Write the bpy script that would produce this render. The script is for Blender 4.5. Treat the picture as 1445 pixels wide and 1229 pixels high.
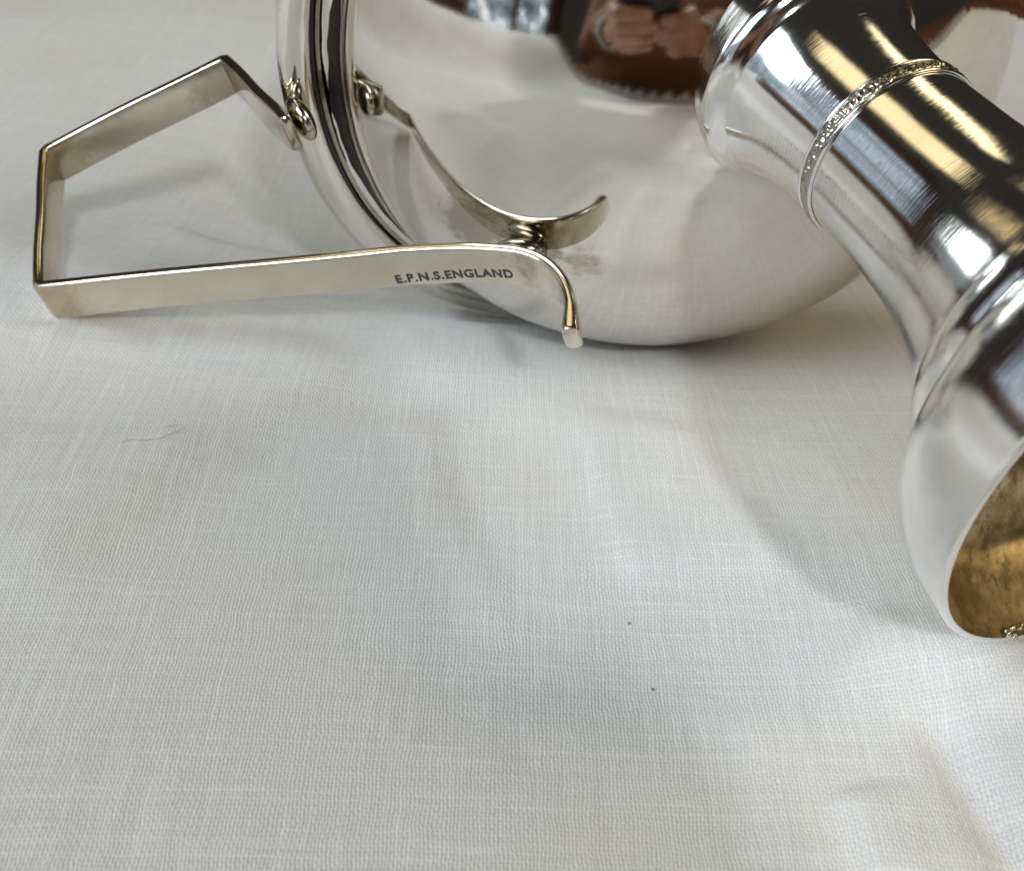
import bpy, bmesh, math, random
import numpy as np
from mathutils import Vector, Matrix

# ------------------------------------------------------------------ clean
for o in list(bpy.data.objects):
    bpy.data.objects.remove(o, do_unlink=True)
scene = bpy.context.scene
COL = scene.collection
random.seed(7)
rng = np.random.default_rng(7)
MM = 0.001                                   # all sizes below are in millimetres

# ------------------------------------------------------------------ camera
PITCH = 0.59294
DIST = 210.0
CAM = np.array([0.0, -DIST * math.cos(PITCH), DIST * math.sin(PITCH)])
FWD = -CAM / np.linalg.norm(CAM)
RIGHT = np.array([1.0, 0.0, 0.0])
UP = np.cross(RIGHT, FWD)
cam_data = bpy.data.cameras.new("camera")
cam_data.sensor_width = 36.0
cam_data.sensor_fit = 'HORIZONTAL'
cam_data.lens = 2000.7 / 1445.0 * 36.0
cam_data.clip_start = 0.005
cam_data.clip_end = 20.0
cam_data.dof.use_dof = True
cam_data.dof.focus_distance = 0.184
cam_data.dof.aperture_fstop = 46.0
cam = bpy.data.objects.new("camera", cam_data)
COL.objects.link(cam)
cam.matrix_world = Matrix(((RIGHT[0], UP[0], -FWD[0], CAM[0] * MM),
                           (RIGHT[1], UP[1], -FWD[1], CAM[1] * MM),
                           (RIGHT[2], UP[2], -FWD[2], CAM[2] * MM),
                           (0, 0, 0, 1)))
scene.camera = cam

# ------------------------------------------------------------------ world, light, exposure
world = bpy.data.worlds.new("World")
scene.world = world
world.use_nodes = True
bg = world.node_tree.nodes["Background"]
bg.inputs["Color"].default_value = (0.024, 0.023, 0.020, 1)
bg.inputs["Strength"].default_value = 1.0


def area(name, loc, target, sx, sy, power, color):
    l = bpy.data.lights.new(name, 'AREA')
    l.shape = 'RECTANGLE'
    l.size = sx * MM
    l.size_y = sy * MM
    l.energy = power
    l.color = color
    o = bpy.data.objects.new(name, l)
    COL.objects.link(o)
    o.location = Vector(loc) * MM
    d = (Vector(target) - Vector(loc)).normalized()
    o.rotation_euler = d.to_track_quat('-Z', 'Y').to_euler()
    return o


# added soft daylight fill behind left of the camera, two patches of lamp-lit ceiling
area("daylight_fill", (-840, -560, 790), (0, 0, 0), 800, 620, 12.2, (0.80, 0.905, 1.0))
area("ceiling_lamp", (-330, 250, 900), (-330, 250, 0), 300, 600, 0.75, (1.0, 0.80, 0.45))
area("ceiling_lamp", (290, 700, 890), (0, 0, 0), 380, 150, 0.55, (1.0, 0.82, 0.48))
area("warm_fill", (880, -60, 640), (50, 0, 0), 520, 460, 2.6, (1.0, 0.83, 0.54))  # warm fill added at the right to brighten the hollow foot
area("room_lamp", (310, -1260, 917), (-28, 17, 0), 90, 90, 9.5, (0.96, 0.97, 1.0))

scene.view_settings.view_transform = 'Standard'
scene.view_settings.look = 'None'
scene.view_settings.exposure = 0.0
scene.view_settings.gamma = 1.0
scene.view_settings.use_curve_mapping = False
scene.render.engine = 'CYCLES'
scene.cycles.use_denoising = True
scene.cycles.max_bounces = 10
scene.cycles.glossy_bounces = 8
scene.cycles.caustics_reflective = True
scene.cycles.blur_glossy = 0.3
scene.cycles.sample_clamp_indirect = 6.0


# ------------------------------------------------------------------ helpers
def V(p):
    return np.asarray(p, float)


def ground_at(px, py, z=0.0):
    d = (px - 722.5) / 2000.7 * RIGHT - (py - 614.5) / 2000.7 * UP + FWD
    return CAM + d * ((z - CAM[2]) / d[2])


def mesh_obj(name, verts, faces, mat, parent=None, origin=(0, 0, 0), sharp=None, smooth=True):
    """verts in mm, world space; origin in mm becomes the object's location."""
    org = V(origin)
    me = bpy.data.meshes.new(name)
    me.from_pydata(((V(verts) - org) * MM).tolist(), [], faces)
    if smooth:
        me.polygons.foreach_set("use_smooth", [True] * len(me.polygons))
        if sharp is not None:
            me.set_sharp_from_angle(angle=math.radians(sharp))
    me.update()
    bm = bmesh.new()
    bm.from_mesh(me)
    bmesh.ops.recalc_face_normals(bm, faces=bm.faces)
    bm.to_mesh(me)
    bm.free()
    if mat:
        me.materials.append(mat)
    o = bpy.data.objects.new(name, me)
    COL.objects.link(o)
    o.location = Vector(org) * MM
    if parent is not None:
        o.parent = parent
        o.location = Vector(org) * MM - world_loc(parent)
    return o


def world_loc(o):
    l = o.location.copy()
    while o.parent is not None:
        o = o.parent
        l += o.location
    return l


def empty(name, loc):
    o = bpy.data.objects.new(name, None)
    o.empty_display_size = 0.01
    COL.objects.link(o)
    o.location = Vector(loc) * MM
    return o


def tag(o, label=None, cat=None, group=None, kind=None):
    if label:
        o["label"] = label
    if cat:
        o["category"] = cat
    if group:
        o["group"] = group
    if kind:
        o["kind"] = kind
    return o


def frame_for(axis):
    a = V(axis) / np.linalg.norm(axis)
    b = np.cross(a, [0, 0, 1.0])
    b /= np.linalg.norm(b)
    if b[0] > 0:
        b = -b
    u = np.cross(b, a)
    if u[2] < 0:
        u = -u
    return a, b, u


def lathe(origin, axis, prof, seg=160, closed=False):
    a, b, u = frame_for(axis)
    O = V(origin)
    verts, faces = [], []
    n = len(prof)
    for i in range(seg):
        t = 2 * math.pi * i / seg
        e = b * math.cos(t) + u * math.sin(t)
        for s, r in prof:
            verts.append(O + a * s + e * r)
    m = n if closed else n - 1
    for i in range(seg):
        j = (i + 1) % seg
        for k in range(m):
            k2 = (k + 1) % n
            faces.append((i * n + k, i * n + k2, j * n + k2, j * n + k))
    return verts, faces


def smooth_profile(pts, n=120):
    """Catmull-Rom through the points, parameterised by chord length."""
    P = V(pts)
    d = np.r_[0, np.cumsum(np.linalg.norm(np.diff(P, axis=0), axis=1) ** 0.5)]
    out = []
    for t in np.linspace(0, d[-1], n):
        i = min(max(np.searchsorted(d, t) - 1, 0), len(P) - 2)
        p1, p2 = P[i], P[i + 1]
        p0 = P[i - 1] if i > 0 else 2 * p1 - p2
        p3 = P[i + 2] if i + 2 < len(P) else 2 * p2 - p1
        t1, t2 = d[i], d[i + 1]
        t0 = d[i - 1] if i > 0 else t1 - (t2 - t1)
        t3 = d[i + 2] if i + 2 < len(P) else t2 + (t2 - t1)
        A1 = (t1 - t) / (t1 - t0) * p0 + (t - t0) / (t1 - t0) * p1
        A2 = (t2 - t) / (t2 - t1) * p1 + (t - t1) / (t2 - t1) * p2
        A3 = (t3 - t) / (t3 - t2) * p2 + (t - t2) / (t3 - t2) * p3
        B1 = (t2 - t) / (t2 - t0) * A1 + (t - t0) / (t2 - t0) * A2
        B2 = (t3 - t) / (t3 - t1) * A2 + (t - t1) / (t3 - t1) * A3
        out.append((t2 - t) / (t2 - t1) * B1 + (t - t1) / (t2 - t1) * B2)
    return [tuple(q) for q in out]


def ellipsoid(center, axes, radii, su=20, sv=12):
    verts, faces = [], []
    C = V(center)
    for i in range(sv + 1):
        th = math.pi * i / sv
        for j in range(su):
            ph = 2 * math.pi * j / su
            q = (math.sin(th) * math.cos(ph), math.sin(th) * math.sin(ph), math.cos(th))
            verts.append(C + sum(V(axes[k]) * radii[k] * q[k] for k in range(3)))
    for i in range(sv):
        for j in range(su):
            faces.append((i * su + j, i * su + (j + 1) % su, (i + 1) * su + (j + 1) % su, (i + 1) * su + j))
    return verts, faces


# ------------------------------------------------------------------ materials
class NT:
    def __init__(self, name):
        self.m = bpy.data.materials.new(name)
        self.m.use_nodes = True
        self.t = self.m.node_tree
        self.b = self.t.nodes["Principled BSDF"]
        self.out = self.t.nodes["Material Output"]

    def n(self, typ, **kw):
        nd = self.t.nodes.new(typ)
        for k, v in kw.items():
            if k.startswith("i_"):
                key = k[2:]
                key = int(key) if key.isdigit() else key.replace("_", " ")
                nd.inputs[key].default_value = v
            else:
                setattr(nd, k, v)
        return nd

    def l(self, a, b):
        self.t.links.new(a, b)

    def math(self, op, a, b=None, c=None):
        nd = self.n("ShaderNodeMath", operation=op)
        for i, x in enumerate((a, b, c)):
            if x is None:
                continue
            if isinstance(x, (int, float)):
                nd.inputs[i].default_value = x
            else:
                self.l(x, nd.inputs[i])
        return nd.outputs[0]

    def ramp(self, fac, stops):
        nd = self.n("ShaderNodeValToRGB")
        el = nd.color_ramp.elements
        while len(el) < len(stops):
            el.new(0.5)
        for e, (p, c) in zip(el, stops):
            e.position = p
            e.color = c if len(c) == 4 else (*c, 1)
        self.l(fac, nd.inputs[0])
        return nd.outputs[0]

    def mix(self, fac, a, b):
        nd = self.n("ShaderNodeMix", data_type='RGBA')
        if isinstance(fac, (int, float)):
            nd.inputs[0].default_value = fac
        else:
            self.l(fac, nd.inputs[0])
        for i, x in ((6, a), (7, b)):
            if isinstance(x, tuple):
                nd.inputs[i].default_value = x if len(x) == 4 else (*x, 1)
            else:
                self.l(x, nd.inputs[i])
        return nd.outputs[2]


def silver(name, tint=(0.90, 0.875, 0.83), rough=0.055, tarnish=0.25, spots=(), scratch=1.0, axis_stretch=None):
    """Electroplated silver: fine polishing marks, thin brownish tarnish, stains around solder joints."""
    k = NT(name)
    geo = k.n("ShaderNodeNewGeometry")
    pos = geo.outputs["Position"]
    # long fine scratches (stretched noise)
    if axis_stretch is None:
        mp = k.n("ShaderNodeMapping")
        mp.inputs["Rotation"].default_value = (0.3, 0.5, 0.9)
        mp.inputs["Scale"].default_value = (4200, 260, 4200)
        k.l(pos, mp.inputs["Vector"])
    else:                                     # polishing marks run round the turned part
        dt = k.n("ShaderNodeVectorMath", operation='DOT_PRODUCT')
        dt.inputs[1].default_value = tuple(axis_stretch)
        k.l(pos, dt.inputs[0])
        sl = k.n("ShaderNodeVectorMath", operation='SCALE')
        sl.inputs["Scale"].default_value = 110.0
        k.l(pos, sl.inputs[0])
        cx = k.n("ShaderNodeCombineXYZ")
        k.l(k.math('MULTIPLY', dt.outputs["Value"], 5200.0), cx.inputs[0])
        mp = k.n("ShaderNodeVectorMath", operation='ADD')
        k.l(sl.outputs[0], mp.inputs[0])
        k.l(cx.outputs[0], mp.inputs[1])
    sc = k.n("ShaderNodeTexNoise", i_Scale=1.0, i_Detail=3.0, i_Roughness=0.6)
    k.l(mp.outputs[0], sc.inputs["Vector"])
    # slow waviness of hand-raised metal
    wav = k.n("ShaderNodeTexNoise", i_Scale=70.0, i_Detail=2.0)
    k.l(pos, wav.inputs["Vector"])
    b1 = k.n("ShaderNodeBump", i_Strength=min(1.0, 0.10 * scratch), i_Distance=0.00002)
    k.l(sc.outputs["Fac"], b1.inputs["Height"])
    b2 = k.n("ShaderNodeBump", i_Strength=0.12, i_Distance=0.0006)
    k.l(wav.outputs["Fac"], b2.inputs["Height"])
    k.l(b1.outputs[0], b2.inputs["Normal"])
    k.l(b2.outputs[0], k.b.inputs["Normal"])
    # tarnish
    tn = k.n("ShaderNodeTexNoise", i_Scale=90.0, i_Detail=6.0, i_Roughness=0.62)
    k.l(pos, tn.inputs["Vector"])
    tf = k.ramp(tn.outputs["Fac"], [(0.42, (0, 0, 0)), (0.75, (1, 1, 1))])
    tf = k.math('MULTIPLY', tf, tarnish)
    colr = k.mix(tf, (*tint, 1), (0.60, 0.52, 0.42, 1))
    fine = k.n("ShaderNodeTexNoise", i_Scale=900.0, i_Detail=4.0)
    k.l(pos, fine.inputs["Vector"])
    for (c, rad, col) in spots:
        d = k.n("ShaderNodeVectorMath", operation='DISTANCE')
        d.inputs[1].default_value = tuple(V(c) * MM)
        k.l(pos, d.inputs[0])
        nn = k.n("ShaderNodeTexNoise", i_Scale=420.0, i_Detail=7.0, i_Roughness=0.65)
        k.l(pos, nn.inputs["Vector"])
        dd = k.math('DIVIDE', d.outputs["Value"], rad * MM)
        dd = k.math('ADD', dd, k.math('MULTIPLY', k.math('SUBTRACT', nn.outputs["Fac"], 0.5), 1.6))
        f = k.ramp(dd, [(0.55, (1, 1, 1)), (1.0, (0, 0, 0))])
        colr = k.mix(k.math('MULTIPLY', f, 0.68), colr, (*col, 1))
    k.l(colr, k.b.inputs["Base Color"])
    k.b.inputs["Metallic"].default_value = 1.0
    rr = k.math('MULTIPLY_ADD', sc.outputs["Fac"], 0.06, rough - 0.02)
    rr = k.math('MULTIPLY_ADD', tf, 0.10, rr)
    k.l(rr, k.b.inputs["Roughness"])
    return k.m


def gilt_material():
    k = NT("gilt_interior")
    geo = k.n("ShaderNodeNewGeometry")
    pos = geo.outputs["Position"]
    mp = k.n("ShaderNodeMapping")
    mp.inputs["Rotation"].default_value = (0.2, 0.6, 0.4)
    mp.inputs["Scale"].default_value = (420, 260, 420)
    k.l(pos, mp.inputs["Vector"])
    n1 = k.n("ShaderNodeTexNoise", i_Scale=1.0, i_Detail=6.0, i_Roughness=0.65)
    k.l(mp.outputs[0], n1.inputs["Vector"])
    n2 = k.n("ShaderNodeTexNoise", i_Scale=130.0, i_Detail=7.0, i_Roughness=0.62)
    k.l(pos, n2.inputs["Vector"])
    c = k.ramp(n2.outputs["Fac"], [(0.30, (0.20, 0.14, 0.06)), (0.50, (0.46, 0.34, 0.16)), (0.72, (0.84, 0.68, 0.40))])
    c = k.mix(k.ramp(n1.outputs["Fac"], [(0.45, (0, 0, 0)), (0.62, (1, 1, 1))]), c, (0.24, 0.18, 0.085, 1))
    k.l(c, k.b.inputs["Base Color"])
    k.b.inputs["Metallic"].default_value = 0.85
    k.l(k.math('MULTIPLY_ADD', n1.outputs["Fac"], 0.25, 0.20), k.b.inputs["Roughness"])
    bm = k.n("ShaderNodeBump", i_Strength=0.3, i_Distance=0.0001)
    k.l(n1.outputs["Fac"], bm.inputs["Height"])
    k.l(bm.outputs[0], k.b.inputs["Normal"])
    return k.m


def linen_material():
    """White linen: plain weave in relief, thicker slub threads, off-white thread to thread."""
    k = NT("white_linen")
    tc = k.n("ShaderNodeTexCoord")
    wob = k.n("ShaderNodeTexNoise", i_Scale=160.0, i_Detail=2.0)
    k.l(tc.outputs["Object"], wob.inputs["Vector"])
    sep = k.n("ShaderNodeSeparateXYZ")
    k.l(tc.outputs["Object"], sep.inputs[0])
    sepw = k.n("ShaderNodeSeparateColor")
    k.l(wob.outputs["Color"], sepw.inputs[0])
    wx = k.math('MULTIPLY_ADD', k.math('SUBTRACT', sepw.outputs[0], 0.5), 0.0011, sep.outputs[0])
    wy = k.math('MULTIPLY_ADD', k.math('SUBTRACT', sepw.outputs[1], 0.5), 0.0011, sep.outputs[1])
    # finer unevenness of the threads themselves
    w2 = k.n("ShaderNodeTexNoise", i_Scale=1100.0, i_Detail=1.0)
    k.l(tc.outputs["Object"], w2.inputs["Vector"])
    sw2 = k.n("ShaderNodeSeparateColor")
    k.l(w2.outputs["Color"], sw2.inputs[0])
    wx = k.math('MULTIPLY_ADD', k.math('SUBTRACT', sw2.outputs[0], 0.5), 0.00034, wx)
    wy = k.math('MULTIPLY_ADD', k.math('SUBTRACT', sw2.outputs[1], 0.5), 0.00044, wy)
    X = k.math('DIVIDE', wx, 0.00043)
    Y = k.math('DIVIDE', wy, 0.00056)
    pX = k.math('MULTIPLY', X, math.pi)
    pY = k.math('MULTIPLY', Y, math.pi)
    hx = k.math('ABSOLUTE', k.math('SINE', pX))            # warp ridges
    hy = k.math('ABSOLUTE', k.math('SINE', pY))            # weft ridges
    par = k.math('MULTIPLY', k.math('FLOOR', X), math.pi)
    over = k.math('COSINE', k.math('ADD', pY, par))        # which one is on top
    pary = k.math('MULTIPLY', k.math('FLOOR', Y), math.pi)
    over2 = k.math('COSINE', k.math('ADD', pX, k.math('ADD', pary, math.pi * 0.5)))
    A = k.math('MULTIPLY', hx, k.math('MULTIPLY_ADD', over, 0.24, 0.76))
    B = k.math('MULTIPLY', hy, k.math('MULTIPLY_ADD', over2, 0.20, 0.50))
    H = k.math('MAXIMUM', A, B)
    # slubs: some threads run thicker
    vx = k.n("ShaderNodeTexWhiteNoise", noise_dimensions='1D')
    k.l(k.math('FLOOR', X), vx.inputs["W"])
    vy = k.n("ShaderNodeTexWhiteNoise", noise_dimensions='1D')
    k.l(k.math('FLOOR', k.math('ADD', Y, 37.0)), vy.inputs["W"])
    ln = k.n("ShaderNodeTexNoise", i_Scale=45.0, i_Detail=2.0)
    k.l(tc.outputs["Object"], ln.inputs["Vector"])
    slub = k.math('MULTIPLY', k.math('POWER', vx.outputs["Value"], 6.0), ln.outputs["Fac"])
    slub2 = k.math('MULTIPLY', k.math('POWER', vy.outputs["Value"], 8.0), ln.outputs["Fac"])
    H = k.math('ADD', H, k.math('MULTIPLY', k.math('ADD', slub, slub2), 0.35))
    fz = k.n("ShaderNodeTexNoise", i_Scale=2600.0, i_Detail=3.0)
    k.l(tc.outputs["Object"], fz.inputs["Vector"])
    H = k.math('MULTIPLY_ADD', fz.outputs["Fac"], 0.35, H)
    bp = k.n("ShaderNodeBump", i_Strength=0.50, i_Distance=0.00018)
    k.l(H, bp.inputs["Height"])
    # soft puckering between threads
    pk = k.n("ShaderNodeTexNoise", i_Scale=120.0, i_Detail=4.0, i_Roughness=0.55)
    k.l(tc.outputs["Object"], pk.inputs["Vector"])
    bp2 = k.n("ShaderNodeBump", i_Strength=0.25, i_Distance=0.0010)
    k.l(pk.outputs["Fac"], bp2.inputs["Height"])
    k.l(bp2.outputs[0], bp.inputs["Normal"])
    k.l(bp.outputs[0], k.b.inputs["Normal"])
    mpx = k.n("ShaderNodeMapping")
    mpx.inputs["Scale"].default_value = (1900, 60, 1)
    k.l(tc.outputs["Object"], mpx.inputs["Vector"])
    tn1 = k.n("ShaderNodeTexNoise", i_Scale=1.0, i_Detail=2.0)
    k.l(mpx.outputs[0], tn1.inputs["Vector"])
    mpy = k.n("ShaderNodeMapping")
    mpy.inputs["Scale"].default_value = (70, 1250, 1)
    k.l(tc.outputs["Object"], mpy.inputs["Vector"])
    tn2 = k.n("ShaderNodeTexNoise", i_Scale=1.0, i_Detail=2.0)
    k.l(mpy.outputs[0], tn2.inputs["Vector"])
    tone = k.math('ADD', k.math('MULTIPLY', tn1.outputs["Fac"], 0.6), k.math('MULTIPLY', tn2.outputs["Fac"], 0.4))
    col = k.ramp(tone, [(0.25, (0.68, 0.675, 0.655)), (0.75, (0.81, 0.805, 0.79))])
    # thicker, whiter slub threads that come and go
    def slub_line(val, stretch, thr):
        m_ = k.n("ShaderNodeMapping")
        m_.inputs["Scale"].default_value = stretch
        k.l(tc.outputs["Object"], m_.inputs["Vector"])
        nz = k.n("ShaderNodeTexNoise", i_Scale=1.0, i_Detail=1.0)
        k.l(m_.outputs[0], nz.inputs["Vector"])
        on = k.math('GREATER_THAN', val, thr)
        return k.math('MULTIPLY', on, k.ramp(nz.outputs["Fac"], [(0.50, (0, 0, 0)), (0.62, (1, 1, 1))]))
    sl = k.math('MAXIMUM', slub_line(vx.outputs["Value"], (900, 130, 1), 0.72), slub_line(vy.outputs["Value"], (130, 900, 1), 0.78))
    col = k.mix(k.math('MULTIPLY', sl, 0.22), col, (0.90, 0.895, 0.88, 1))
    st = k.n("ShaderNodeTexNoise", i_Scale=26.0, i_Detail=4.0)
    k.l(tc.outputs["Object"], st.inputs["Vector"])
    stf = k.ramp(st.outputs["Fac"], [(0.48, (0, 0, 0)), (0.75, (1, 1, 1))])
    col = k.mix(k.math('MULTIPLY', stf, 0.30), col, (0.63, 0.56, 0.46, 1))
    # shade between the threads, darkened into the colour where the weave dips
    gap_shade = k.ramp(H, [(0.25, (1, 1, 1)), (0.72, (0, 0, 0))])
    col = k.mix(k.math('MULTIPLY', gap_shade, 0.50), col, (0.33, 0.32, 0.30, 1))
    k.l(col, k.b.inputs["Base Color"])
    k.b.inputs["Roughness"].default_value = 0.85
    k.b.inputs["Sheen Weight"].default_value = 0.15
    k.b.inputs["Specular IOR Level"].default_value = 0.2
    return k.m


def simple(name, col, rough=0.6, metallic=0.0, noise=0.0, nscale=60.0, spec=0.5):
    k = NT(name)
    if noise:
        geo = k.n("ShaderNodeNewGeometry")
        n = k.n("ShaderNodeTexNoise", i_Scale=nscale, i_Detail=5.0)
        k.l(geo.outputs["Position"], n.inputs["Vector"])
        c = k.mix(n.outputs["Fac"], tuple(x * (1 - noise) for x in col), tuple(min(1, x * (1 + noise)) for x in col))
        k.l(c, k.b.inputs["Base Color"])
    else:
        k.b.inputs["Base Color"].default_value = (*col, 1)
    k.b.inputs["Roughness"].default_value = rough
    k.b.inputs["Metallic"].default_value = metallic
    k.b.inputs["Specular IOR Level"].default_value = spec
    return k.m


def wood_material():
    k = NT("polished_wood")
    geo = k.n("ShaderNodeNewGeometry")
    mp = k.n("ShaderNodeMapping")
    mp.inputs["Scale"].default_value = (3.0, 40.0, 40.0)
    k.l(geo.outputs["Position"], mp.inputs["Vector"])
    n = k.n("ShaderNodeTexNoise", i_Scale=2.0, i_Detail=6.0, i_Distortion=0.6)
    k.l(mp.outputs[0], n.inputs["Vector"])
    c = k.ramp(n.outputs["Fac"], [(0.3, (0.055, 0.018, 0.007)), (0.55, (0.13, 0.045, 0.014)), (0.8, (0.22, 0.085, 0.028))])
    k.l(c, k.b.inputs["Base Color"])
    k.b.inputs["Roughness"].default_value = 0.38
    return k.m


M_WOOD = wood_material()
M_LINEN = linen_material()

# ------------------------------------------------------------------ fitted poses (mm)
P0 = V((47.85, -4.07, 46.40))                       # middle of the collar band on the stem
AX = V((0.44556, -0.86039, -0.24739))               # stem axis, towards the foot
AX /= np.linalg.norm(AX)
BC = V((25.127, 65.466, 44.244))                    # centre of the bowl
BAX = V((0.46728, -0.87681, -0.11339))              # bowl axis, towards the foot
BAX /= np.linalg.norm(BAX)
BR, BA = 58.47, 56.71                               # bowl radius and half length

# ------------------------------------------------------------------ table and cloth
def build_table():
    m = 1500.0
    z0, z1 = -62.0, -34.0
    x0, x1, y0, y1 = -1150, 1100, -1900, 1000
    v = [(x0, y0, z0), (x1, y0, z0), (x1, y1, z0), (x0, y1, z0), (x0, y0, z1), (x1, y0, z1), (x1, y1, z1), (x0, y1, z1)]
    f = [(0, 1, 2, 3), (4, 5, 6, 7), (0, 1, 5, 4), (1, 2, 6, 5), (2, 3, 7, 6), (3, 0, 4, 7)]
    t = mesh_obj("table_top", v, f, M_WOOD, smooth=False)
    bv = t.modifiers.new("edge", 'BEVEL')
    bv.width = 0.006
    bv.segments = 3
    tag(t, "polished brown wooden table top reflected in the silver bowl", "table", kind="structure")


build_table()

# cloth height field: thin-plate spline through the places where it lies or is held up
CTRL = [
    (57, -43, 0.6), (75, -50, 0.2), (95, -40, -3), (40, -38, -1.8), (50, -62, -1.5), (85, -80, -2.0),
    (0, -80, 0), (-70, -80, 1.5), (-60, -40, 2.0), (0, -35, 0), (20, -10, -1.5), (45, 10, -4.5),
    (0, 15, -3.5), (22, 40, -10.5), (45, 38, -9.0), (70, 38, -8.0), (-5, 42, -8.0), (-25, 55, -8.5), (-45, 80, -13),
    (-72, 14, 3.2), (-74.5, 27, 4.8), (-92, 25, 5.5), (-100, 60, 3), (-45, 20, -0.5), (-70, 75, -6), (-25, 25, -3),
    (20, 70, -20), (20, 110, -22), (100, 80, -14), (-120, 160, -12), (0, 260, -22), (-150, 300, -16),
    (-200, 0, -6), (-240, -200, -14), (0, -200, -10), (150, -150, -12), (300, -100, -22), (220, 60, -20), (0, -300, -26),
    (-250, -340, -28), (300, 60, -28), (-160, 420, -28), (-150, -60, -2),
]


def tps_fit(pts):
    P = V(pts)
    n = len(P)
    d = np.linalg.norm(P[:, None, :2] - P[None, :, :2], axis=-1)
    K = np.where(d > 0, d ** 2 * np.log(d + 1e-12), 0) + np.eye(n) * 40.0
    Q = np.c_[np.ones(n), P[:, :2]]
    A = np.block([[K, Q], [Q.T, np.zeros((3, 3))]])
    w = np.linalg.solve(A, np.r_[P[:, 2], 0, 0, 0])
    return P[:, :2], w


TP, TW = tps_fit(CTRL)


def tps(x, y):
    x = np.asarray(x, float)
    y = np.asarray(y, float)
    z = TW[-3] + TW[-2] * x + TW[-1] * y
    for (px, py), w in zip(TP, TW[:-3]):
        d2 = (x - px) ** 2 + (y - py) ** 2
        z = z + w * 0.5 * d2 * np.log(d2 + 1e-9)
    return z


def seg_dist(x, y, pts):
    """distance to a polyline, side (+ left of travel) and position along it"""
    best = np.full(np.shape(x), 1e9)
    side = np.zeros(np.shape(x))
    pos = np.zeros(np.shape(x))
    L = 0.0
    tot = sum(np.linalg.norm(V(b) - V(a)) for a, b in zip(pts, pts[1:]))
    for a, b in zip(pts, pts[1:]):
        a, b = V(a), V(b)
        t = b - a
        l = np.linalg.norm(t)
        t /= l
        u = np.clip((x - a[0]) * t[0] + (y - a[1]) * t[1], 0, l)
        dx, dy = x - a[0] - u * t[0], y - a[1] - u * t[1]
        d = np.hypot(dx, dy)
        s = np.sign(t[0] * dy - t[1] * dx)
        m = d < best
        best = np.where(m, d, best)
        side = np.where(m, s, side)
        pos = np.where(m, (L + u) / tot, pos)
        L += l
    return best * np.where(side == 0, 1, side), pos


def gxy(*px):
    return [tuple(ground_at(a, b, 0.0)[:2]) for a, b in px]


# creases: (polyline, height, width on the left, width on the right)
CREASES = [
    (gxy((-40, 900), (60, 790), (170, 690), (280, 605), (400, 545), (480, 500), (540, 470)), 2.0, 20, 9.0),
    (gxy((585, 560), (600, 660), (640, 755), (690, 850), (720, 930)), 0.9, 3.2, 14.0),
    (gxy((838, 540), (850, 640), (880, 740), (930, 830)), 1.2, 12, 3.0),
    (gxy((930, 560), (990, 660), (1060, 740), (1150, 800)), 0.9, 4.0, 9.0),
    (gxy((1310, 985), (1345, 1050), (1390, 1120), (1440, 1200), (1470, 1260)), -1.8, 2.4, 2.4),
    (gxy((1195, 1090), (1225, 1150), (1262, 1240)), 1.0, 6.0, 1.6),
    (gxy((1180, 880), (1270, 905), (1340, 925), (1420, 950), (1470, 1010)), 2.0, 6.0, 7.0),
    (gxy((1010, 980), (1095, 1060), (1110, 1240)), 0.5, 6.0, 2.5),
    (gxy((60, 470), (130, 492), (250, 470)), -0.6, 3.0, 4.0),
    (gxy((200, 262), (300, 285), (400, 282), (520, 300)), 1.0, 3.0, 9.0),
]


def cloth_h(x, y):
    z = tps(x, y)
    far = np.clip((np.hypot(x, y - 40) - 230) / 200, 0, 1)
    far = far * far * (3 - 2 * far)
    z = np.where(far >= 1, -28.0, z * (1 - far) - 28.0 * far)
    hp = np.clip((-0.97 * x - 0.24 * y - 260) / 250, 0, 1)          # pushed up in a heap at the far left
    z = z + 105.0 * hp * hp * (3 - 2 * hp)
    for pl, h, wl, wr in CREASES:
        d, t = seg_dist(x, y, pl)
        w = np.where(d > 0, wl, wr)
        fade = np.clip(np.minimum(t, 1 - t) / 0.18, 0, 1)
        fade = fade * fade * (3 - 2 * fade)
        z = z + h * fade * np.exp(-(d / w) ** 2)
    z = z + 0.5 * np.sin(x * 0.055 + 1.3 + 0.4 * np.sin(y * 0.04)) * np.sin(y * 0.047 + 0.4)
    # the bowl and its lip press the cloth down
    for C, R in ((BC, BR + 0.4),):
        d2 = (x - C[0]) ** 2 + (y - C[1]) ** 2
        zs = np.where(d2 < R * R, C[2] - np.sqrt(np.maximum(R * R - d2, 0)), 1e3)
        z = np.minimum(z, zs)
    LC = BC + BAX * (-9.2)
    rel = np.stack([x - LC[0], y - LC[1]], -1)
    h = V((BAX[0], BAX[1])) / np.hypot(BAX[0], BAX[1])
    al = rel @ h
    ac = rel[..., 0] * (-h[1]) + rel[..., 1] * h[0]
    zl = np.where((np.abs(ac) < 66), LC[2] - np.sqrt(np.maximum(66.6 ** 2 - ac ** 2, 0)) - 0.3, 1e3)
    zl = np.where(np.abs(al + 1.5) < 9, zl + np.maximum(np.abs(al + 1.5) - 4.5, 0) * 1.4, 1e3)
    return np.minimum(z, zl)


CORN = [V((-1000, -900)), V((760, 165)), V((770, 200)), V((-440, 380))]     # FL FR BR BL


def cloth_uv(u, v):
    return ((1 - u) * (1 - v))[..., None] * CORN[0] + (u * (1 - v))[..., None] * CORN[1] + \
           (u * v)[..., None] * CORN[2] + ((1 - u) * v)[..., None] * CORN[3]


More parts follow.
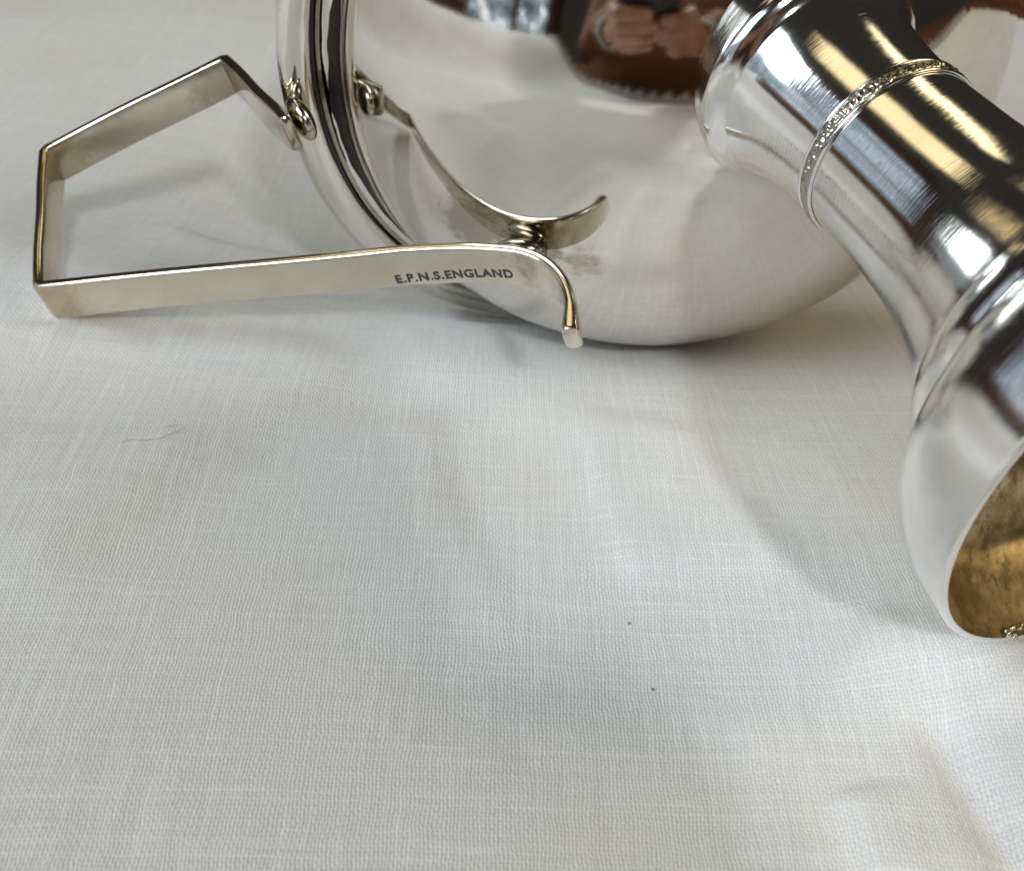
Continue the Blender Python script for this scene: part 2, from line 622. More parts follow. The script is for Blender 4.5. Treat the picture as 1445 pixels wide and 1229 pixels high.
def build_cloth():
    NU, NV = 660, 600
    uu = np.interp(np.linspace(0, 1, NU), [0, 0.10, 0.88, 1], [0, 0.23, 0.70, 1])
    vv = np.interp(np.linspace(0, 1, NV), [0, 0.05, 0.50, 1], [0, 0.20, 0.58, 1])
    u, v = np.meshgrid(uu, vv, indexing='ij')
    XY = cloth_uv(u, v)
    x, y = XY[..., 0], XY[..., 1]
    z = np.maximum(cloth_h(x, y), -33.2)
    verts = np.stack([x, y, z], -1).reshape(-1, 3)
    idx = np.arange(NU * NV).reshape(NU, NV)
    faces = np.stack([idx[:-1, :-1], idx[1:, :-1], idx[1:, 1:], idx[:-1, 1:]], -1).reshape(-1, 4)
    me = bpy.data.meshes.new("tablecloth")
    me.from_pydata((verts * MM).tolist(), [], faces.tolist())
    me.polygons.foreach_set("use_smooth", [True] * len(me.polygons))
    me.materials.append(M_LINEN)
    me.update()
    o = bpy.data.objects.new("tablecloth", me)
    COL.objects.link(o)
    tag(o, "white woven linen tablecloth with soft creases under the silver trophy", "tablecloth")
    # lace edging: a row of scalloped loops along the front and the left hem
    def lace(p, q, n):
        verts, faces = [], []
        p, q = V(p), V(q)
        t = (q - p) / np.linalg.norm(q - p)
        nrm = V((t[1], -t[0]))
        L = np.linalg.norm(q - p)
        step = L / n
        def ring(cx, cy, r, tube, seg=10):
            b = len(verts)
            for i in range(seg):
                a = 2 * math.pi * i / seg
                for k in range(4):
                    g = 2 * math.pi * k / 4
                    rr = r + tube * math.cos(g)
                    X = p + t * (cx + rr * math.cos(a)) + nrm * (cy + rr * math.sin(a))
                    verts.append((X[0], X[1], 0.5 + tube * math.sin(g)))
            for i in range(seg):
                for k in range(4):
                    faces.append((b + i * 4 + k, b + i * 4 + (k + 1) % 4, b + ((i + 1) % seg) * 4 + (k + 1) % 4, b + ((i + 1) % seg) * 4 + k))
        q = step
        for i in range(n):
            c = (i + 0.5) * step
            ring(c, 0.30 * q, q * 0.30, 0.075 * q)
            ring(c + q * 0.25, 0.85 * q + 0.06 * q * math.sin(i * 1.7), q * 0.26, 0.07 * q)
            if i % 3 == 1:
                ring(c, 1.5 * q, q * 0.34, 0.075 * q)
                ring(c - q * 0.62, 1.3 * q, q * 0.24, 0.065 * q)
                ring(c + q * 0.62, 1.3 * q, q * 0.24, 0.065 * q)
                ring(c, 2.1 * q, q * 0.22, 0.065 * q)
        vv = V(verts)
        out_d = (vv[:, 0] - p[0]) * nrm[0] + (vv[:, 1] - p[1]) * nrm[1]
        vv[:, 2] += np.maximum(cloth_h(vv[:, 0], vv[:, 1]), -33.2) + 0.75 * np.maximum(out_d, 0)   # starched, curling up
        return vv, faces
    v1, f1 = lace(CORN[0], CORN[1], 200)   # front hem
    l = mesh_obj("lace_trim", v1, f1, M_LACE, parent=o)
    tag(l, kind="stuff")
    v1, f1 = lace(CORN[3], CORN[0], 160)   # left hem
    l = mesh_obj("lace_trim", v1, f1, M_LACE, parent=o)
    tag(l, kind="stuff")
    return o


M_LACE = simple("lace_thread", (0.74, 0.73, 0.70), 0.9, noise=0.08, nscale=300)
build_cloth()

# ------------------------------------------------------------------ trophy
BROWN = (0.30, 0.22, 0.15)
M_BOWL = silver("silver_bowl", tint=(0.80, 0.765, 0.70), rough=0.036, tarnish=0.30, scratch=1.3, spots=[
    ((-6.0, 20.5, 24.0), 6.8, (0.30, 0.235, 0.165)),
    ((10.0, 12.8, 20.3), 4.6, (0.38, 0.31, 0.23)),
    ((3.0, 15.6, 22.5), 5.5, (0.24, 0.18, 0.12)),
])
M_STEM = silver("silver_stem", tint=(0.88, 0.87, 0.85), rough=0.085, tarnish=0.35, scratch=9.0, axis_stretch=AX)
M_HANDLE = silver("silver_handle", tint=(0.77, 0.705, 0.585), rough=0.14, tarnish=0.75, scratch=3.0, spots=[
    ((-75.6, 25, 9.0), 9.0, (0.50, 0.40, 0.26)), ((-80.8, 56.6, 19.0), 9.0, (0.46, 0.36, 0.22)),
    ((-49, 61.5, 33.0), 9.0, (0.42, 0.35, 0.27)), ((-34.5, 34, 33.0), 5.0, (0.36, 0.29, 0.22)),
    ((3.5, 15.0, 22.5), 5.0, (0.34, 0.26, 0.18))])
M_RING = silver("silver_band", tint=(0.38, 0.355, 0.31), rough=0.22, tarnish=0.8, scratch=1.0)
M_GILT = gilt_material()
M_GROOVE = simple("groove_dark", (0.022, 0.017, 0.013), 0.35, 0.6, noise=0.5, nscale=250)  # near-black, for the strip under the lip moulding
M_STAMP = simple("stamped_letters", (0.050, 0.043, 0.036), 0.6, 0.0, noise=0.9, nscale=1400, spec=0.3)

FOOT_C = P0 + AX * 54.2
trophy = empty("silver_trophy", FOOT_C)
tag(trophy, "polished silver trophy cup with an angular handle lying on its side on white linen", "trophy")


def add_bowl():
    cut = 4.0
    prof = []
    # outside, from the pole to the widest place
    for i in range(96):
        th = math.radians(1.0 + (84.5 - 1.0) * i / 95)
        prof.append((BA * math.cos(th), BR * math.sin(th)))
    prof += smooth_profile([prof[-1], (2.0, 58.3), (0.2, 58.1), (-1.6, 57.6), (-3.4, 57.9)], 12)[1:]
    # half-round moulding that finishes the lip
    c = (-6.7, 62.5)
    for i in range(40):
        g = math.radians(-58 + 270 * i / 39)
        prof.append((c[0] + 3.0 * math.cos(g), c[1] + 3.45 * math.sin(g)))
    # inside wall
    prof += smooth_profile([(-8.6, 58.9), (-6.0, 57.6), (-3.0, 57.3), (0.0, 57.3), (4.0, 57.2)], 12)
    for i in range(60):
        th = math.radians(85 - 84 * i / 59)
        prof.append(((BA - 1.2) * math.cos(th), (BR - 1.2) * math.sin(th)))
    v, f = lathe(BC, BAX, prof, 256)
    return mesh_obj("bowl", v, f, M_BOWL, trophy, FOOT_C)


bowl = add_bowl()


def add_lip_groove():
    """near-black strip in the groove under the lip moulding, width varying round it"""
    a, b, u = frame_for(BAX)
    seg = 256
    verts, faces = [], []
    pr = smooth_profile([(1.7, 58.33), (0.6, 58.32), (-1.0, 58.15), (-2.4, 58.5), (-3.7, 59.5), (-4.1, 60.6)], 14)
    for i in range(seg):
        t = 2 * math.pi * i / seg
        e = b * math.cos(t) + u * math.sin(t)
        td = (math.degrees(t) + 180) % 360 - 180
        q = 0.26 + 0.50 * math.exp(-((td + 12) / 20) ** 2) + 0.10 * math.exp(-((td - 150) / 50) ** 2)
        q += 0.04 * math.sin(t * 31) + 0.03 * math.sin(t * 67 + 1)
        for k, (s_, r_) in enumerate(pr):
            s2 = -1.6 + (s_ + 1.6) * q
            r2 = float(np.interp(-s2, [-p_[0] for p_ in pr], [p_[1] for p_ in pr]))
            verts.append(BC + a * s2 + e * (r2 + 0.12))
    n = len(pr)
    for i in range(seg):
        j = (i + 1) % seg
        for k in range(n - 1):
            faces.append((i * n + k, i * n + k + 1, j * n + k + 1, j * n + k))
    o = mesh_obj("lip_groove", verts, faces, M_GROOVE, bowl, FOOT_C)
    tag(o, "dark groove under the lip of the bowl")


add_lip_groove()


def add_stem():
    # collar against the bowl, then the waisted stem down to the foot moulding
    prof = [(-28, 12.0), (-24, 13.6), (-20.6, 15.2), (-18.6, 16.3), (-17.9, 16.6), (-17.2, 16.6), (-16.4, 16.15), (-15.8, 15.45), (-15.35, 14.75)]
    body = smooth_profile([(-15.35, 14.75), (-13.2, 13.75), (-10, 12.95), (-6, 12.5), (-2, 12.3), (2, 12.25), (6, 12.4), (12, 12.75),
                           (17, 13.35), (21, 14.3), (25, 15.8), (28.5, 17.5), (31.5, 19.1), (32.8, 19.7)], 90)
    prof = prof + body[1:]
    v, f = lathe(P0, AX, prof, 192)
    o = mesh_obj("stem", v, f, M_STEM, trophy, FOOT_C, sharp=60)
    # decorated band round the middle: two wires and a scroll frieze between
    seg, nx = 720, 11
    verts, faces = [], []
    a, b, u = frame_for(AX)
    for i in range(seg):
        t = 2 * math.pi * i / seg
        e = b * math.cos(t) + u * math.sin(t)
        ph = t * 30
        for k in range(nx):
            x = -1 + 2 * k / (nx - 1)
            s = x * 0.88
            r = 12.25 + 0.40 * math.sqrt(max(0, 1 - x ** 4)) 
            orn = math.sin(ph + 2.4 * math.sin(x * 2.6 + math.sin(ph * 0.5))) * math.cos(1.7 * x + ph * 0.5)
            orn += 0.6 * math.sin(2.3 * ph + 3 * x) * math.cos(4 * x - ph)
            r += 0.17 * orn * (1 - x * x)
            verts.append(P0 + a * s + e * r)
    for i in range(seg):
        j = (i + 1) % seg
        for k in range(nx - 1):
            faces.append((i * nx + k, i * nx + k + 1, j * nx + k + 1, j * nx + k))
    ringo = mesh_obj("decorated_band", verts, faces, M_RING, o, FOOT_C)
    tag(ringo, "dark scroll-patterned band round the silver stem")
    for s0, rr in ((-1.06, 0.27), (1.06, 0.25)):
        pr = [(s0 + rr * math.cos(g), 12.42 + rr * math.sin(g)) for g in np.linspace(-0.5, math.pi + 0.5, 12)]
        v, f = lathe(P0, AX, pr, 192)
        mesh_obj("band_wire", v, f, M_STEM, o, FOOT_C)
    return o


stem = add_stem()


SOLDER = -67.0


def add_foot():
    def bead(s0, r0, s1, r1, h, n=12):
        out = []
        d = V((s1 - s0, r1 - r0))
        nr = V((-d[1], d[0])) / np.linalg.norm(d)
        if nr[1] < 0:
            nr = -nr
        for i in range(n + 1):
            t = i / n
            q = V((s0, r0)) + d * t + nr * h * math.sin(math.pi * t) ** 0.75
            out.append(tuple(q))
        return out
    prof = bead(32.6, 19.6, 37.4, 22.3, 0.62, 20)
    prof += bead(37.6, 22.3, 38.9, 23.3, 0.12)[1:]
    prof += smooth_profile([(39.0, 23.4), (39.5, 25.6), (40.9, 27.7), (43.4, 29.6), (46.6, 30.9), (50.2, 31.65), (53.6, 31.85)], 40)[1:]
    prof += [(54.0, 31.82), (54.25, 31.65), (54.35, 31.35), (54.25, 31.0)]
    v, f = lathe(P0, AX, prof, 224)
    o = mesh_obj("foot", v, f, M_STEM, trophy, FOOT_C, sharp=50)
    prof = smooth_profile([(54.2, 31.0), (53.0, 30.8), (50.0, 30.0), (46.5, 29.2), (43.0, 27.6), (40.6, 24.0), (37.5, 19.0), (33.0, 17.0), (27, 14.5), (18, 12.0), (8, 11.0)], 60)
    v, f = lathe(P0, AX, prof + [(8, 0.01)], 192)
    g = mesh_obj("foot_interior", v, f, M_GILT, o, FOOT_C)
    tag(g, "brassy gilt hollow underside of the foot")
    # rough solder at the lower edge of the rim
    a, b, u = frame_for(AX)
    vs, fs = [], []
    for k in range(14):
        ang = math.radians(SOLDER + rng.normal(0, 2.6))
        e = b * math.cos(ang) + u * math.sin(ang)
        c = P0 + a * (53.9 + rng.normal(0, 0.5)) + e * (30.7 + rng.normal(0, 0.35))
        v2, f2 = ellipsoid(c, (V((1, 0, 0)), V((0, 1, 0)), V((0, 0, 1))), rng.uniform(0.15, 0.5, 3), 8, 5)
        fs += [tuple(i + len(vs) for i in q) for q in f2]
        vs += v2
    s = mesh_obj("solder_crumbs", vs, fs, M_HANDLE, o, FOOT_C)
    tag(s, "bright rough crumbs on the rim of the foot")
    return o


foot = add_foot()

# ---- handles: strap bent in a plane that holds the bowl axis
W_DIR = V((-0.85234, -0.41270, -0.32123))
W_DIR = W_DIR - (W_DIR @ BAX) * BAX
W_DIR /= np.linalg.norm(W_DIR)
N_DIR = np.cross(BAX, W_DIR)
if N_DIR[2] < 0:
    N_DIR = -N_DIR
SW = 7.4                                           # strap width
ST = 1.75                                          # strap thickness


def strap_path():
    """(s, r, width, drop of the upper edge) along the strap's middle line"""
    straight = [(-19.0, 63.2), (-22.4, 63.6), (-29.5, 64.0), (-38, 64.4), (-50.2, 64.9)]
    out = []
    def lin(p, q, n, a=0.55, b=0.55):
        """a, b: how far the bend eats into this leg at its start and end"""
        l = math.dist(p, q)
        p, q = [x + (y - x) * a / l for x, y in zip(p, q)], [y - (y - x) * b / l for x, y in zip(p, q)]
        for i in range(n + (1 if b else 0)):
            t = i / n
            out.append([p[0] + (q[0] - p[0]) * t, p[1] + (q[1] - p[1]) * t, p[2] + (q[2] - p[2]) * t])
    lin((3.0, 67.3, 16.0), (-30.4, 67.3, 11.0), 10, 0.0)
    lin((-30.4, 67.3, 11.0), (-39.5, 101.6, 6.0), 8)
    lin((-39.5, 101.6, 6.0), (-7.6, 112.6, 3.5), 8)
    lin((-7.6, 112.6, 3.5), (25.0, 62.5, 0.9), 14, 0.55, 0.0)
    for q in out:                                   # hand-bent: never quite straight
        q[1] += 0.10 * math.sin(q[0] * 0.31 + q[1] * 0.17)
        q[2] += 0.12 * math.sin(q[0] * 0.12 + q[1] * 0.21)
    curve = smooth_profile([(25.0, 62.5, 0.9), (29.9, 56.0, 0.5), (34.1, 51.4, 0.15), (37.9, 48.4, 0), (41.9, 46.8, -0.4), (46.1, 46.7, -0.9), (49.9, 47.8, -1.4), (52.8, 49.5, -1.8), (54.3, 50.5, -2.0)], 44)
    out += [[c[0], c[1], c[2]] for c in curve]
    n = len(out)
    for i, q in enumerate(out):
        w = SW
        if i < 10:                                  # tongue where it meets the lip
            w = SW * (0.80 + 0.32 * math.sin(min(1, (i + 0.6) / 3) * math.pi / 2)) if i < 4 else SW * (1.12 - 0.02 * (i - 4))
        k = n - 1 - i
        if k < 22:
            w = 4.6 + (SW - 4.6) * (k / 22) ** 0.9
            if k < 7:
                w = max(4.3, w * math.sqrt(max(0, 1 - (1 - (k + 0.8) / 7.8) ** 2)))
        q.append(w)
    return out


def add_handle(sign):
    W = W_DIR * sign
    N = N_DIR * sign if False else N_DIR
    path = strap_path()
    P = V([q[:2] for q in path])
    n = len(P)
    # in-plane normals with mitres
    sec = []
    rn = 0.72
    def section(w, t, tip):
        pts = []
        r = min(rn + 0.25 * tip, t * 0.46, w * 0.45)
        corners = [(t / 2 - r, -r, 0), (-t / 2 + r, -r, 90), (-t / 2 + r, -w + r, 180), (t / 2 - r, -w + r, 270)]
        for cx, cy, a0 in corners:
            for k in range(5):
                g = math.radians(a0 + 90 * k / 4)
                pts.append((cx + r * math.cos(g), cy + r * math.sin(g)))
        return pts
    verts, faces = [], []
    m = 20
    for i in range(n):
        t1 = P[i] - P[i - 1] if i > 0 else P[1] - P[0]
        t2 = P[i + 1] - P[i] if i < n - 1 else P[-1] - P[-2]
        t1 = t1 / np.linalg.norm(t1)
        t2 = t2 / np.linalg.norm(t2)
        tt = t1 + t2
        tt /= np.linalg.norm(tt)
        nv = V((tt[1], -tt[0]))
        mit = 1.0 / max(0.5, nv @ V((t2[1], -t2[0])))
        th = ST
        k = n - 1 - i
        if k < 8:
            th = ST * (1.0 + 0.50 * math.sin(0.5 * math.pi * (8 - k) / 8))
        for (q, h) in section(path[i][3], th, max(0.0, 1 - k / 8)):
            sr = P[i] + nv * q * mit
            verts.append(BC + BAX * sr[0] + W * sr[1] + N * (h + path[i][2]))
    for i in range(n - 1):
        for k in range(m):
            k2 = (k + 1) % m
            faces.append((i * m + k, i * m + k2, (i + 1) * m + k2, (i + 1) * m + k))
    # rounded caps
    for i0, dirn in ((0, -1), (n - 1, 1)):
        base = [i0 * m + k for k in range(m)]
        cen = sum((V(verts[j]) for j in base)) / m
        t = (P[1] - P[0]) if i0 == 0 else (P[-1] - P[-2])
        t = t / np.linalg.norm(t) * dirn
        tw = BAX * t[0] + W * t[1]
        prev = base
        for q in range(1, 5):
            g = q / 4 * math.pi / 2
            cur = []
            for j in base:
                verts.append(cen + (V(verts[j]) - cen) * max(math.cos(g), 0.03) + tw * 0.75 * math.sin(g))
                cur.append(len(verts) - 1)
            for k in range(m):
                faces.append((prev[k], prev[(k + 1) % m], cur[(k + 1) % m], cur[k]))
            prev = cur
        faces.append(tuple(prev))
    o = mesh_obj("handle", verts, faces, M_HANDLE, trophy, FOOT_C, sharp=32)
    # solder joints: at the lip and on the belly of the bowl
    c = BC + BAX * -1.4 + W * 64.2 + N * 11.4
    v, f = ellipsoid(c, (BAX, W, N), (4.2, 1.7, 3.6))
    mesh_obj("lip_joint", v, f, M_HANDLE, o, FOOT_C)
    tdir = V((0.62, -0.78))
    tw = BAX * tdir[0] + W * tdir[1]
    nw = BAX * 0.78 + W * 0.62
    c = BC + BAX * 34.6 + W * 48.4 + N * -3.2
    v, f = ellipsoid(c, (tw, nw, N), (4.6, 1.9, 2.7))
    mesh_obj("belly_joint", v, f, M_HANDLE, o, FOOT_C)
    return o, W, N


handle, HW, HN = add_handle(1)


def add_stamp():
    cu = bpy.data.curves.new("hallmark", 'FONT')
    cu.body = "E.P.N.S.ENGLAND"
    cu.align_x = 'CENTER'
    cu.align_y = 'CENTER'
    cu.size = 1.0
    cu.offset = 0.03
    cu.extrude = 0.02
    cu.space_character = 1.12
    tmp = bpy.data.objects.new("tmp", cu)
    COL.objects.link(tmp)
    dg = bpy.context.evaluated_depsgraph_get()
    me = bpy.data.meshes.new_from_object(tmp.evaluated_get(dg))
    bpy.data.objects.remove(tmp, do_unlink=True)
    co = np.array([v.co[:] for v in me.vertices])
    width = co[:, 0].max() - co[:, 0].min()
    # strap face: path from the outer corner towards the bowl
    path = strap_path()
    P = V([q[:2] for q in path])
    d = np.r_[0, np.cumsum(np.linalg.norm(np.diff(P, axis=0), axis=1))]
    # arc position of the text ends
    def arc_of(s):
        i0 = 28
        for i in range(i0, len(P) - 1):
            if (P[i][0] - s) * (P[i + 1][0] - s) <= 0:
                t = (s - P[i][0]) / (P[i + 1][0] - P[i][0])
                return d[i] + t * (d[i + 1] - d[i])
    a0, a1 = arc_of(23.7), arc_of(35.8)
    sc = (a1 - a0) / width
    out = []
    for x, y, z in co:
        q = a0 + (x - co[:, 0].min()) * sc
        i = min(np.searchsorted(d, q) - 1, len(P) - 2)
        t = (q - d[i]) / (d[i + 1] - d[i])
        c = P[i] + (P[i + 1] - P[i]) * t
        tg = (P[i + 1] - P[i]) / np.linalg.norm(P[i + 1] - P[i])
        nv = V((-tg[1], tg[0]))
        if nv[0] < 0:
            nv = -nv                                 # the outer face looks towards the foot
        sr = c + nv * (ST / 2 + 0.02 + (0.03 if z > 0 else -0.03))
        out.append(BC + BAX * sr[0] + HW * sr[1] + HN * (-4.75 + y * 2.25))
    for vtx, c in zip(me.vertices, out):
        vtx.co = Vector((V(c) - FOOT_C) * MM)
    me.materials.clear()
    me.materials.append(M_STAMP)
    o = bpy.data.objects.new("hallmark", me)
    COL.objects.link(o)
    o.parent = handle
    tag(o, "stamped dark lettering E.P.N.S.ENGLAND on the handle")


add_stamp()


# ------------------------------------------------------------------ window that the silver mirrors
def window_glass():
    k = NT("daylit_window")
    geo = k.n("ShaderNodeNewGeometry")
    n = k.n("ShaderNodeTexNoise", i_Scale=7.0, i_Detail=5.0, i_Roughness=0.6)
    k.l(geo.outputs["Position"], n.inputs["Vector"])
    c = k.ramp(n.outputs["Fac"], [(0.38, (0.05, 0.07, 0.075)), (0.50, (0.20, 0.26, 0.32)), (0.60, (0.55, 0.66, 0.78)), (0.68, (1.0, 1.0, 1.0))])
    em = k.n("ShaderNodeEmission", i_Strength=1.35)
    k.l(c, em.inputs["Color"])
    k.l(em.outputs[0], k.out.inputs["Surface"])
    return k.m


def box(x0, x1, y0, y1, z0, z1):
    v = [(x0, y0, z0), (x1, y0, z0), (x1, y1, z0), (x0, y1, z0), (x0, y0, z1), (x1, y0, z1), (x1, y1, z1), (x0, y1, z1)]
    f = [(0, 3, 2, 1), (4, 5, 6, 7), (0, 1, 5, 4), (1, 2, 6, 5), (2, 3, 7, 6), (3, 0, 4, 7)]
    return v, f


def add_window():
    M_FR = simple("dark_window_frame", (0.16, 0.065, 0.038), 0.4, noise=0.3, nscale=30)
    M_GL = window_glass()
    w = empty("window", (-1230, -150, 170))
    tag(w, "daylit window in a dark wooden frame, mirrored in the silver stem", "window")
    y0, y1, z0, z1 = -1650, 540, 260, 1250
    n = 4
    wd = (y1 - y0) / n
    for i in range(n):
        v, f = box(-1262, -1254, y0 + i * wd + 22, y0 + (i + 1) * wd - 22, (70 if i < 2 else z0) + 20, z1 - 20)
        mesh_obj("pane", v, f, M_GL, w, (-1230, -150, 170), smooth=False)
    for i in range(n + 1):
        v, f = box(-1270, -1226, y0 + i * wd - 24, y0 + i * wd + 24, 30 if i < 3 else z0, z1)
        mesh_obj("frame_post", v, f, M_FR, w, (-1230, -150, 170), smooth=False)
    ym = y0 + 2 * wd
    for ya, yb, za, zb in ((y0 - 40, ym - 24, 20, 90), (ym + 24, y1 + 40, z0 - 70, z0 + 20), (y0 - 40, y1 + 40, z1 - 20, z1 + 260)):
        v, f = box(-1276, -1222, ya, yb, za, zb)
        mesh_obj("frame_rail", v, f, M_FR, w, (-1230, -150, 170), smooth=False)


add_window()
v, f = box(-1330, -1290, -2000, 800, -750, 1700)
wl = mesh_obj("wall", v, f, simple("maroon_wall", (0.17, 0.060, 0.045), 0.7, noise=0.25, nscale=8), smooth=False)
tag(wl, kind="structure")


# ------------------------------------------------------------------ photographer's hands and phone, mirrored in the bowl
def capsule(verts, faces, p, q, r0, r1, seg=14):
    p, q = V(p), V(q)
    d = q - p
    L = np.linalg.norm(d)
    d = d / L
    a = np.cross(d, [0, 0, 1.0]) if abs(d[2]) < 0.9 else np.cross(d, [1.0, 0, 0])
    a /= np.linalg.norm(a)
    b = np.cross(d, a)
    base = len(verts)
    rings = []
    for k in range(5):
        g = math.radians(-90 + 90 * k / 4)
        rings.append((p + d * r0 * math.sin(g), max(r0 * math.cos(g), 0.02)))
    for k in range(5):
        g = math.radians(90 * k / 4)
        rings.append((q + d * r1 * math.sin(g), max(r1 * math.cos(g), 0.02)))
    for c, r in rings:
        for i in range(seg):
            t = 2 * math.pi * i / seg
            verts.append(c + a * r * math.cos(t) + b * r * math.sin(t))
    for k in range(len(rings) - 1):
        for i in range(seg):
            faces.append((base + k * seg + i, base + k * seg + (i + 1) % seg, base + (k + 1) * seg + (i + 1) % seg, base + (k + 1) * seg + i))
    faces.append(tuple(base + i for i in range(seg)))
    faces.append(tuple(base + (len(rings) - 1) * seg + i for i in range(seg)))


def skin_material():
    k = NT("skin")
    geo = k.n("ShaderNodeNewGeometry")
    n = k.n("ShaderNodeTexNoise", i_Scale=45.0, i_Detail=5.0)
    k.l(geo.outputs["Position"], n.inputs["Vector"])
    c = k.ramp(n.outputs["Fac"], [(0.3, (0.36, 0.16, 0.11)), (0.7, (0.56, 0.30, 0.21))])
    k.l(c, k.b.inputs["Base Color"])
    k.b.inputs["Roughness"].default_value = 0.5
    k.b.inputs["Subsurface Weight"].default_value = 0.08
    k.b.inputs["Subsurface Radius"].default_value = (0.004, 0.0015, 0.0008)
    return k.m


def pt(r, u, b):
    """r mm to the right, u up and b back from the lens, in the phone's own directions"""
    return CAM + RIGHT * r + UP * u - FWD * b


def add_phone():
    v, f = [], []
    hw, hh = 37, 45
    cx, cy = -4, -30
    c = []
    for sx, sy in ((1, 1), (-1, 1), (-1, -1), (1, -1)):
        for k in range(6):
            g = math.atan2(sy, sx) - math.pi / 4 + math.pi / 2 * k / 5
            c.append((cx + sx * (hw - 9) + 9 * math.cos(g), cy + sy * (hh - 9) + 9 * math.sin(g)))
    m = len(c)
    for b, ins in ((7.0, 0.8), (7.8, 0), (14.2, 0), (15.0, 0.8)):
        for x, y in c:
            v.append(pt(x - ins * np.sign(x - cx), y - ins * np.sign(y - cy), b))
    for k in range(3):
        for i in range(m):
            f.append((k * m + i, k * m + (i + 1) % m, (k + 1) * m + (i + 1) % m, (k + 1) * m + i))
    f.append(tuple(range(m)))
    f.append(tuple(range(3 * m, 4 * m)))
    ph = mesh_obj("phone", v, f, simple("phone_body", (0.02, 0.022, 0.025), 0.25), origin=pt(0, -20, 12), smooth=False)
    tag(ph, "dark phone held between two hands, mirrored at the top of the bowl", "phone")
    vv, ff = [], []
    for k, b in enumerate((4.5, 7.2)):
        for i in range(24):
            t = 2 * math.pi * i / 24
            vv.append(pt(19 + 7 * math.cos(t), 0 + 7 * math.sin(t), b))
    ff = [tuple(range(24))] + [(i, (i + 1) % 24, 24 + (i + 1) % 24, 24 + i) for i in range(24)]
    mesh_obj("lens_ring", vv, ff, simple("lens_glass", (0.01, 0.01, 0.012), 0.05), ph, pt(0, -20, 12), smooth=False)


add_phone()


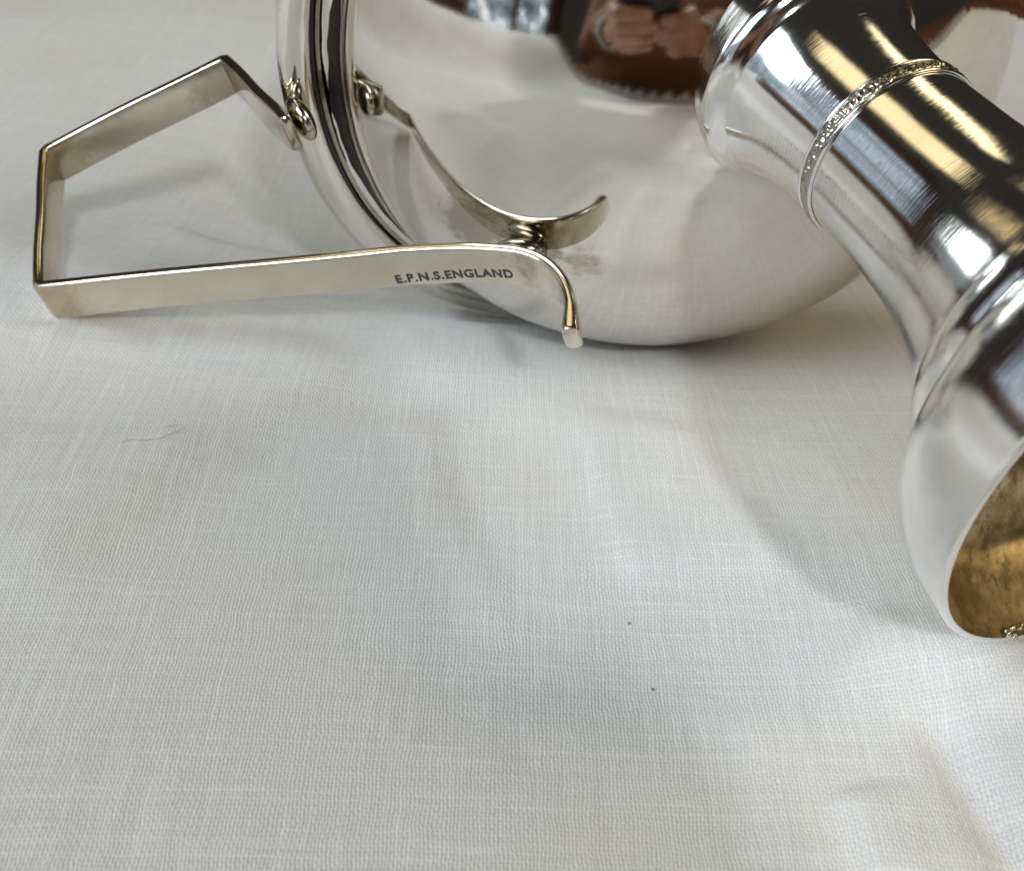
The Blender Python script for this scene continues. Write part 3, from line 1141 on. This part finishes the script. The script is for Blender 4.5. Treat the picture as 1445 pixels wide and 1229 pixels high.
def add_hands():
    M_SKIN = skin_material()
    M_SLEEVE = simple("brown_knit", (0.16, 0.062, 0.022), 0.9, noise=0.35, nscale=120)
    M_CUFF = simple("grey_cuff", (0.45, 0.44, 0.42), 0.9, noise=0.2, nscale=200)
    root = empty("person", pt(0, -60, 60))
    tag(root, "person in a brown jumper with both hands round a phone, mirrored in the bowl", "person")
    for sgn in (-1, 1):
        v, f = [], []
        dn = 0 if sgn < 0 else -10                     # the right hand sits a little lower
        wrist = pt(sgn * 58, -72 + dn, 46)
        # palm wraps the short end of the phone
        for k, (u, w) in enumerate(((-14, 12.5), (-28, 13.5), (-43, 13.5), (-57, 12.5))):
            capsule(v, f, wrist, pt(sgn * 46, u + dn - 6, 12), 17, w)
        # four fingers across the back of the phone, uneven lengths, bent at the knuckles
        L = ((-17, 16, 8.6), (-31, 10, 9.8), (-44, 14, 9.6), (-59, 24, 8.6)) if sgn > 0 else ((-19, 4, 8.6), (-34, -4, 9.6), (-49, -6, 9.4), (-63, 4, 8.6))
        for j, (u, tip, r) in enumerate(L):
            u += dn
            a = pt(sgn * 46, u, 10)
            b = pt(sgn * (38 - j), u + 1.0 + sgn * 1.0, -5.0)
            c = pt(sgn * (0.5 * (38 + tip)), u + 0.5, -7.0)
            d = pt(sgn * tip, u - 1.5, -1.0)
            capsule(v, f, a, b, r + 1.0, r)
            capsule(v, f, b, c, r, r * 0.92)
            capsule(v, f, c, d, r * 0.92, r * 0.78)
        # thumb on the screen side
        capsule(v, f, wrist, pt(sgn * 42, -52, 32), 14, 10.5)
        capsule(v, f, pt(sgn * 42, -52, 32), pt(sgn * 26, -44, 28), 10.5, 9.2)
        capsule(v, f, pt(sgn * 26, -44, 28), pt(sgn * 12, -40, 23), 9.2, 7.8)
        # forearm
        elbow = pt(sgn * 150, -150, 240)
        mid = wrist + (elbow - wrist) * 0.25
        capsule(v, f, wrist, mid, 19, 24)
        o = mesh_obj("hand", v, f, M_SKIN, root, pt(0, -60, 60))
        rm = o.modifiers.new("skin", 'REMESH')
        rm.mode = 'VOXEL'
        rm.voxel_size = 0.0016
        rm.use_smooth_shade = True
        sm = o.modifiers.new("soft", 'SMOOTH')
        sm.factor = 0.5
        sm.iterations = 4
        # nails on the fingertips
        M_NAIL = bpy.data.materials.get("nail") or simple("nail", (0.72, 0.52, 0.45), 0.25)
        for u, tip, r in L:
            vv, ff = ellipsoid(pt(sgn * (tip + 2.0), u + dn - 1.0, -1.0 - r * 0.72), (RIGHT, UP, FWD), (4.6, 3.8, 1.2), 14, 8)
            mesh_obj("nail", vv, ff, M_NAIL, o, pt(0, -60, 60))
        # sleeve with a turned cuff
        vv, ff = [], []
        ax_ = (elbow - wrist) / np.linalg.norm(elbow - wrist)
        s0 = wrist + ax_ * 26
        prof = [(0, 25), (-1.5, 27), (0, 29), (10, 29.5), (20, 29), (21, 27.5), (60, 31), (120, 36), (190, 41), (196, 38)]
        vv, ff = lathe(s0, ax_, prof, 48)
        mesh_obj("sleeve", vv, ff, M_SLEEVE, root, pt(0, -60, 60))
        vv, ff = lathe(s0, ax_, [(-6, 24.5), (-6.5, 26.5), (-4, 30.2), (20, 30.4), (22, 29)], 48)
        mesh_obj("cuff", vv, ff, M_CUFF, root, pt(0, -60, 60))
    # the jumper behind the hands
    v, f = [], []
    capsule(v, f, (-95, -600, -10), (95, -600, -10), 150, 150, 24)
    capsule(v, f, (-110, -610, 130), (110, -610, 130), 130, 130, 24)
    capsule(v, f, (-150, -620, 240), (150, -620, 240), 70, 70, 20)
    for sgn in (-1, 1):
        capsule(v, f, (sgn * 190, -620, 235), (sgn * 215, -560, 70), 70, 58, 20)
        capsule(v, f, (sgn * 215, -560, 70), tuple(pt(sgn * 150, -150, 240)), 58, 42, 20)
    o = mesh_obj("jumper", v, f, M_SLEEVE, root, pt(0, -60, 60))
    rm = o.modifiers.new("cloth", 'REMESH')
    rm.mode = 'VOXEL'
    rm.voxel_size = 0.009
    rm.use_smooth_shade = True


add_hands()


# ------------------------------------------------------------------ a stray hair and specks on the cloth
def add_hair():
    px = [(172, 624), (185, 620), (200, 621), (214, 620), (226, 618), (238, 613), (252, 608), (258, 604), (256, 600), (248, 600), (230, 602)]
    pts = []
    for a, b in px:
        g = ground_at(a, b, 1.5)
        z = float(cloth_h(g[0], g[1]))
        g = ground_at(a, b, z + 0.35)
        pts.append(g)
    pts = smooth_profile(pts, 40)
    v, f = [], []
    for i in range(len(pts) - 1):
        capsule(v, f, pts[i], pts[i + 1], 0.035, 0.035, 6)
    o = mesh_obj("stray_hair", v, f, simple("hair_fibre", (0.42, 0.40, 0.37), 0.5), origin=pts[0])
    tag(o, "thin dark stray hair curled on the linen below the handle", "hair")
    for i, (a, b, r, lab) in enumerate(((888, 879, 0.17, "tiny dark speck on the linen below the bowl"),
                               (921, 972, 0.16, "tiny grey speck on the linen near the bottom centre"))):
        g = ground_at(a, b, 0)
        z = float(cloth_h(g[0], g[1]))
        g = ground_at(a, b, z + 0.15)
        v, f = ellipsoid(g, (V((1, 0, 0)), V((0, 1, 0)), V((0, 0, 1))), (r, r * 1.5, r * 0.7), 8, 5)
        o = mesh_obj("speck", v, f, simple("dust_speck", (0.22, 0.21, 0.20), 0.8), origin=g)
        tag(o, lab, "speck", "specks on the linen")


add_hair()
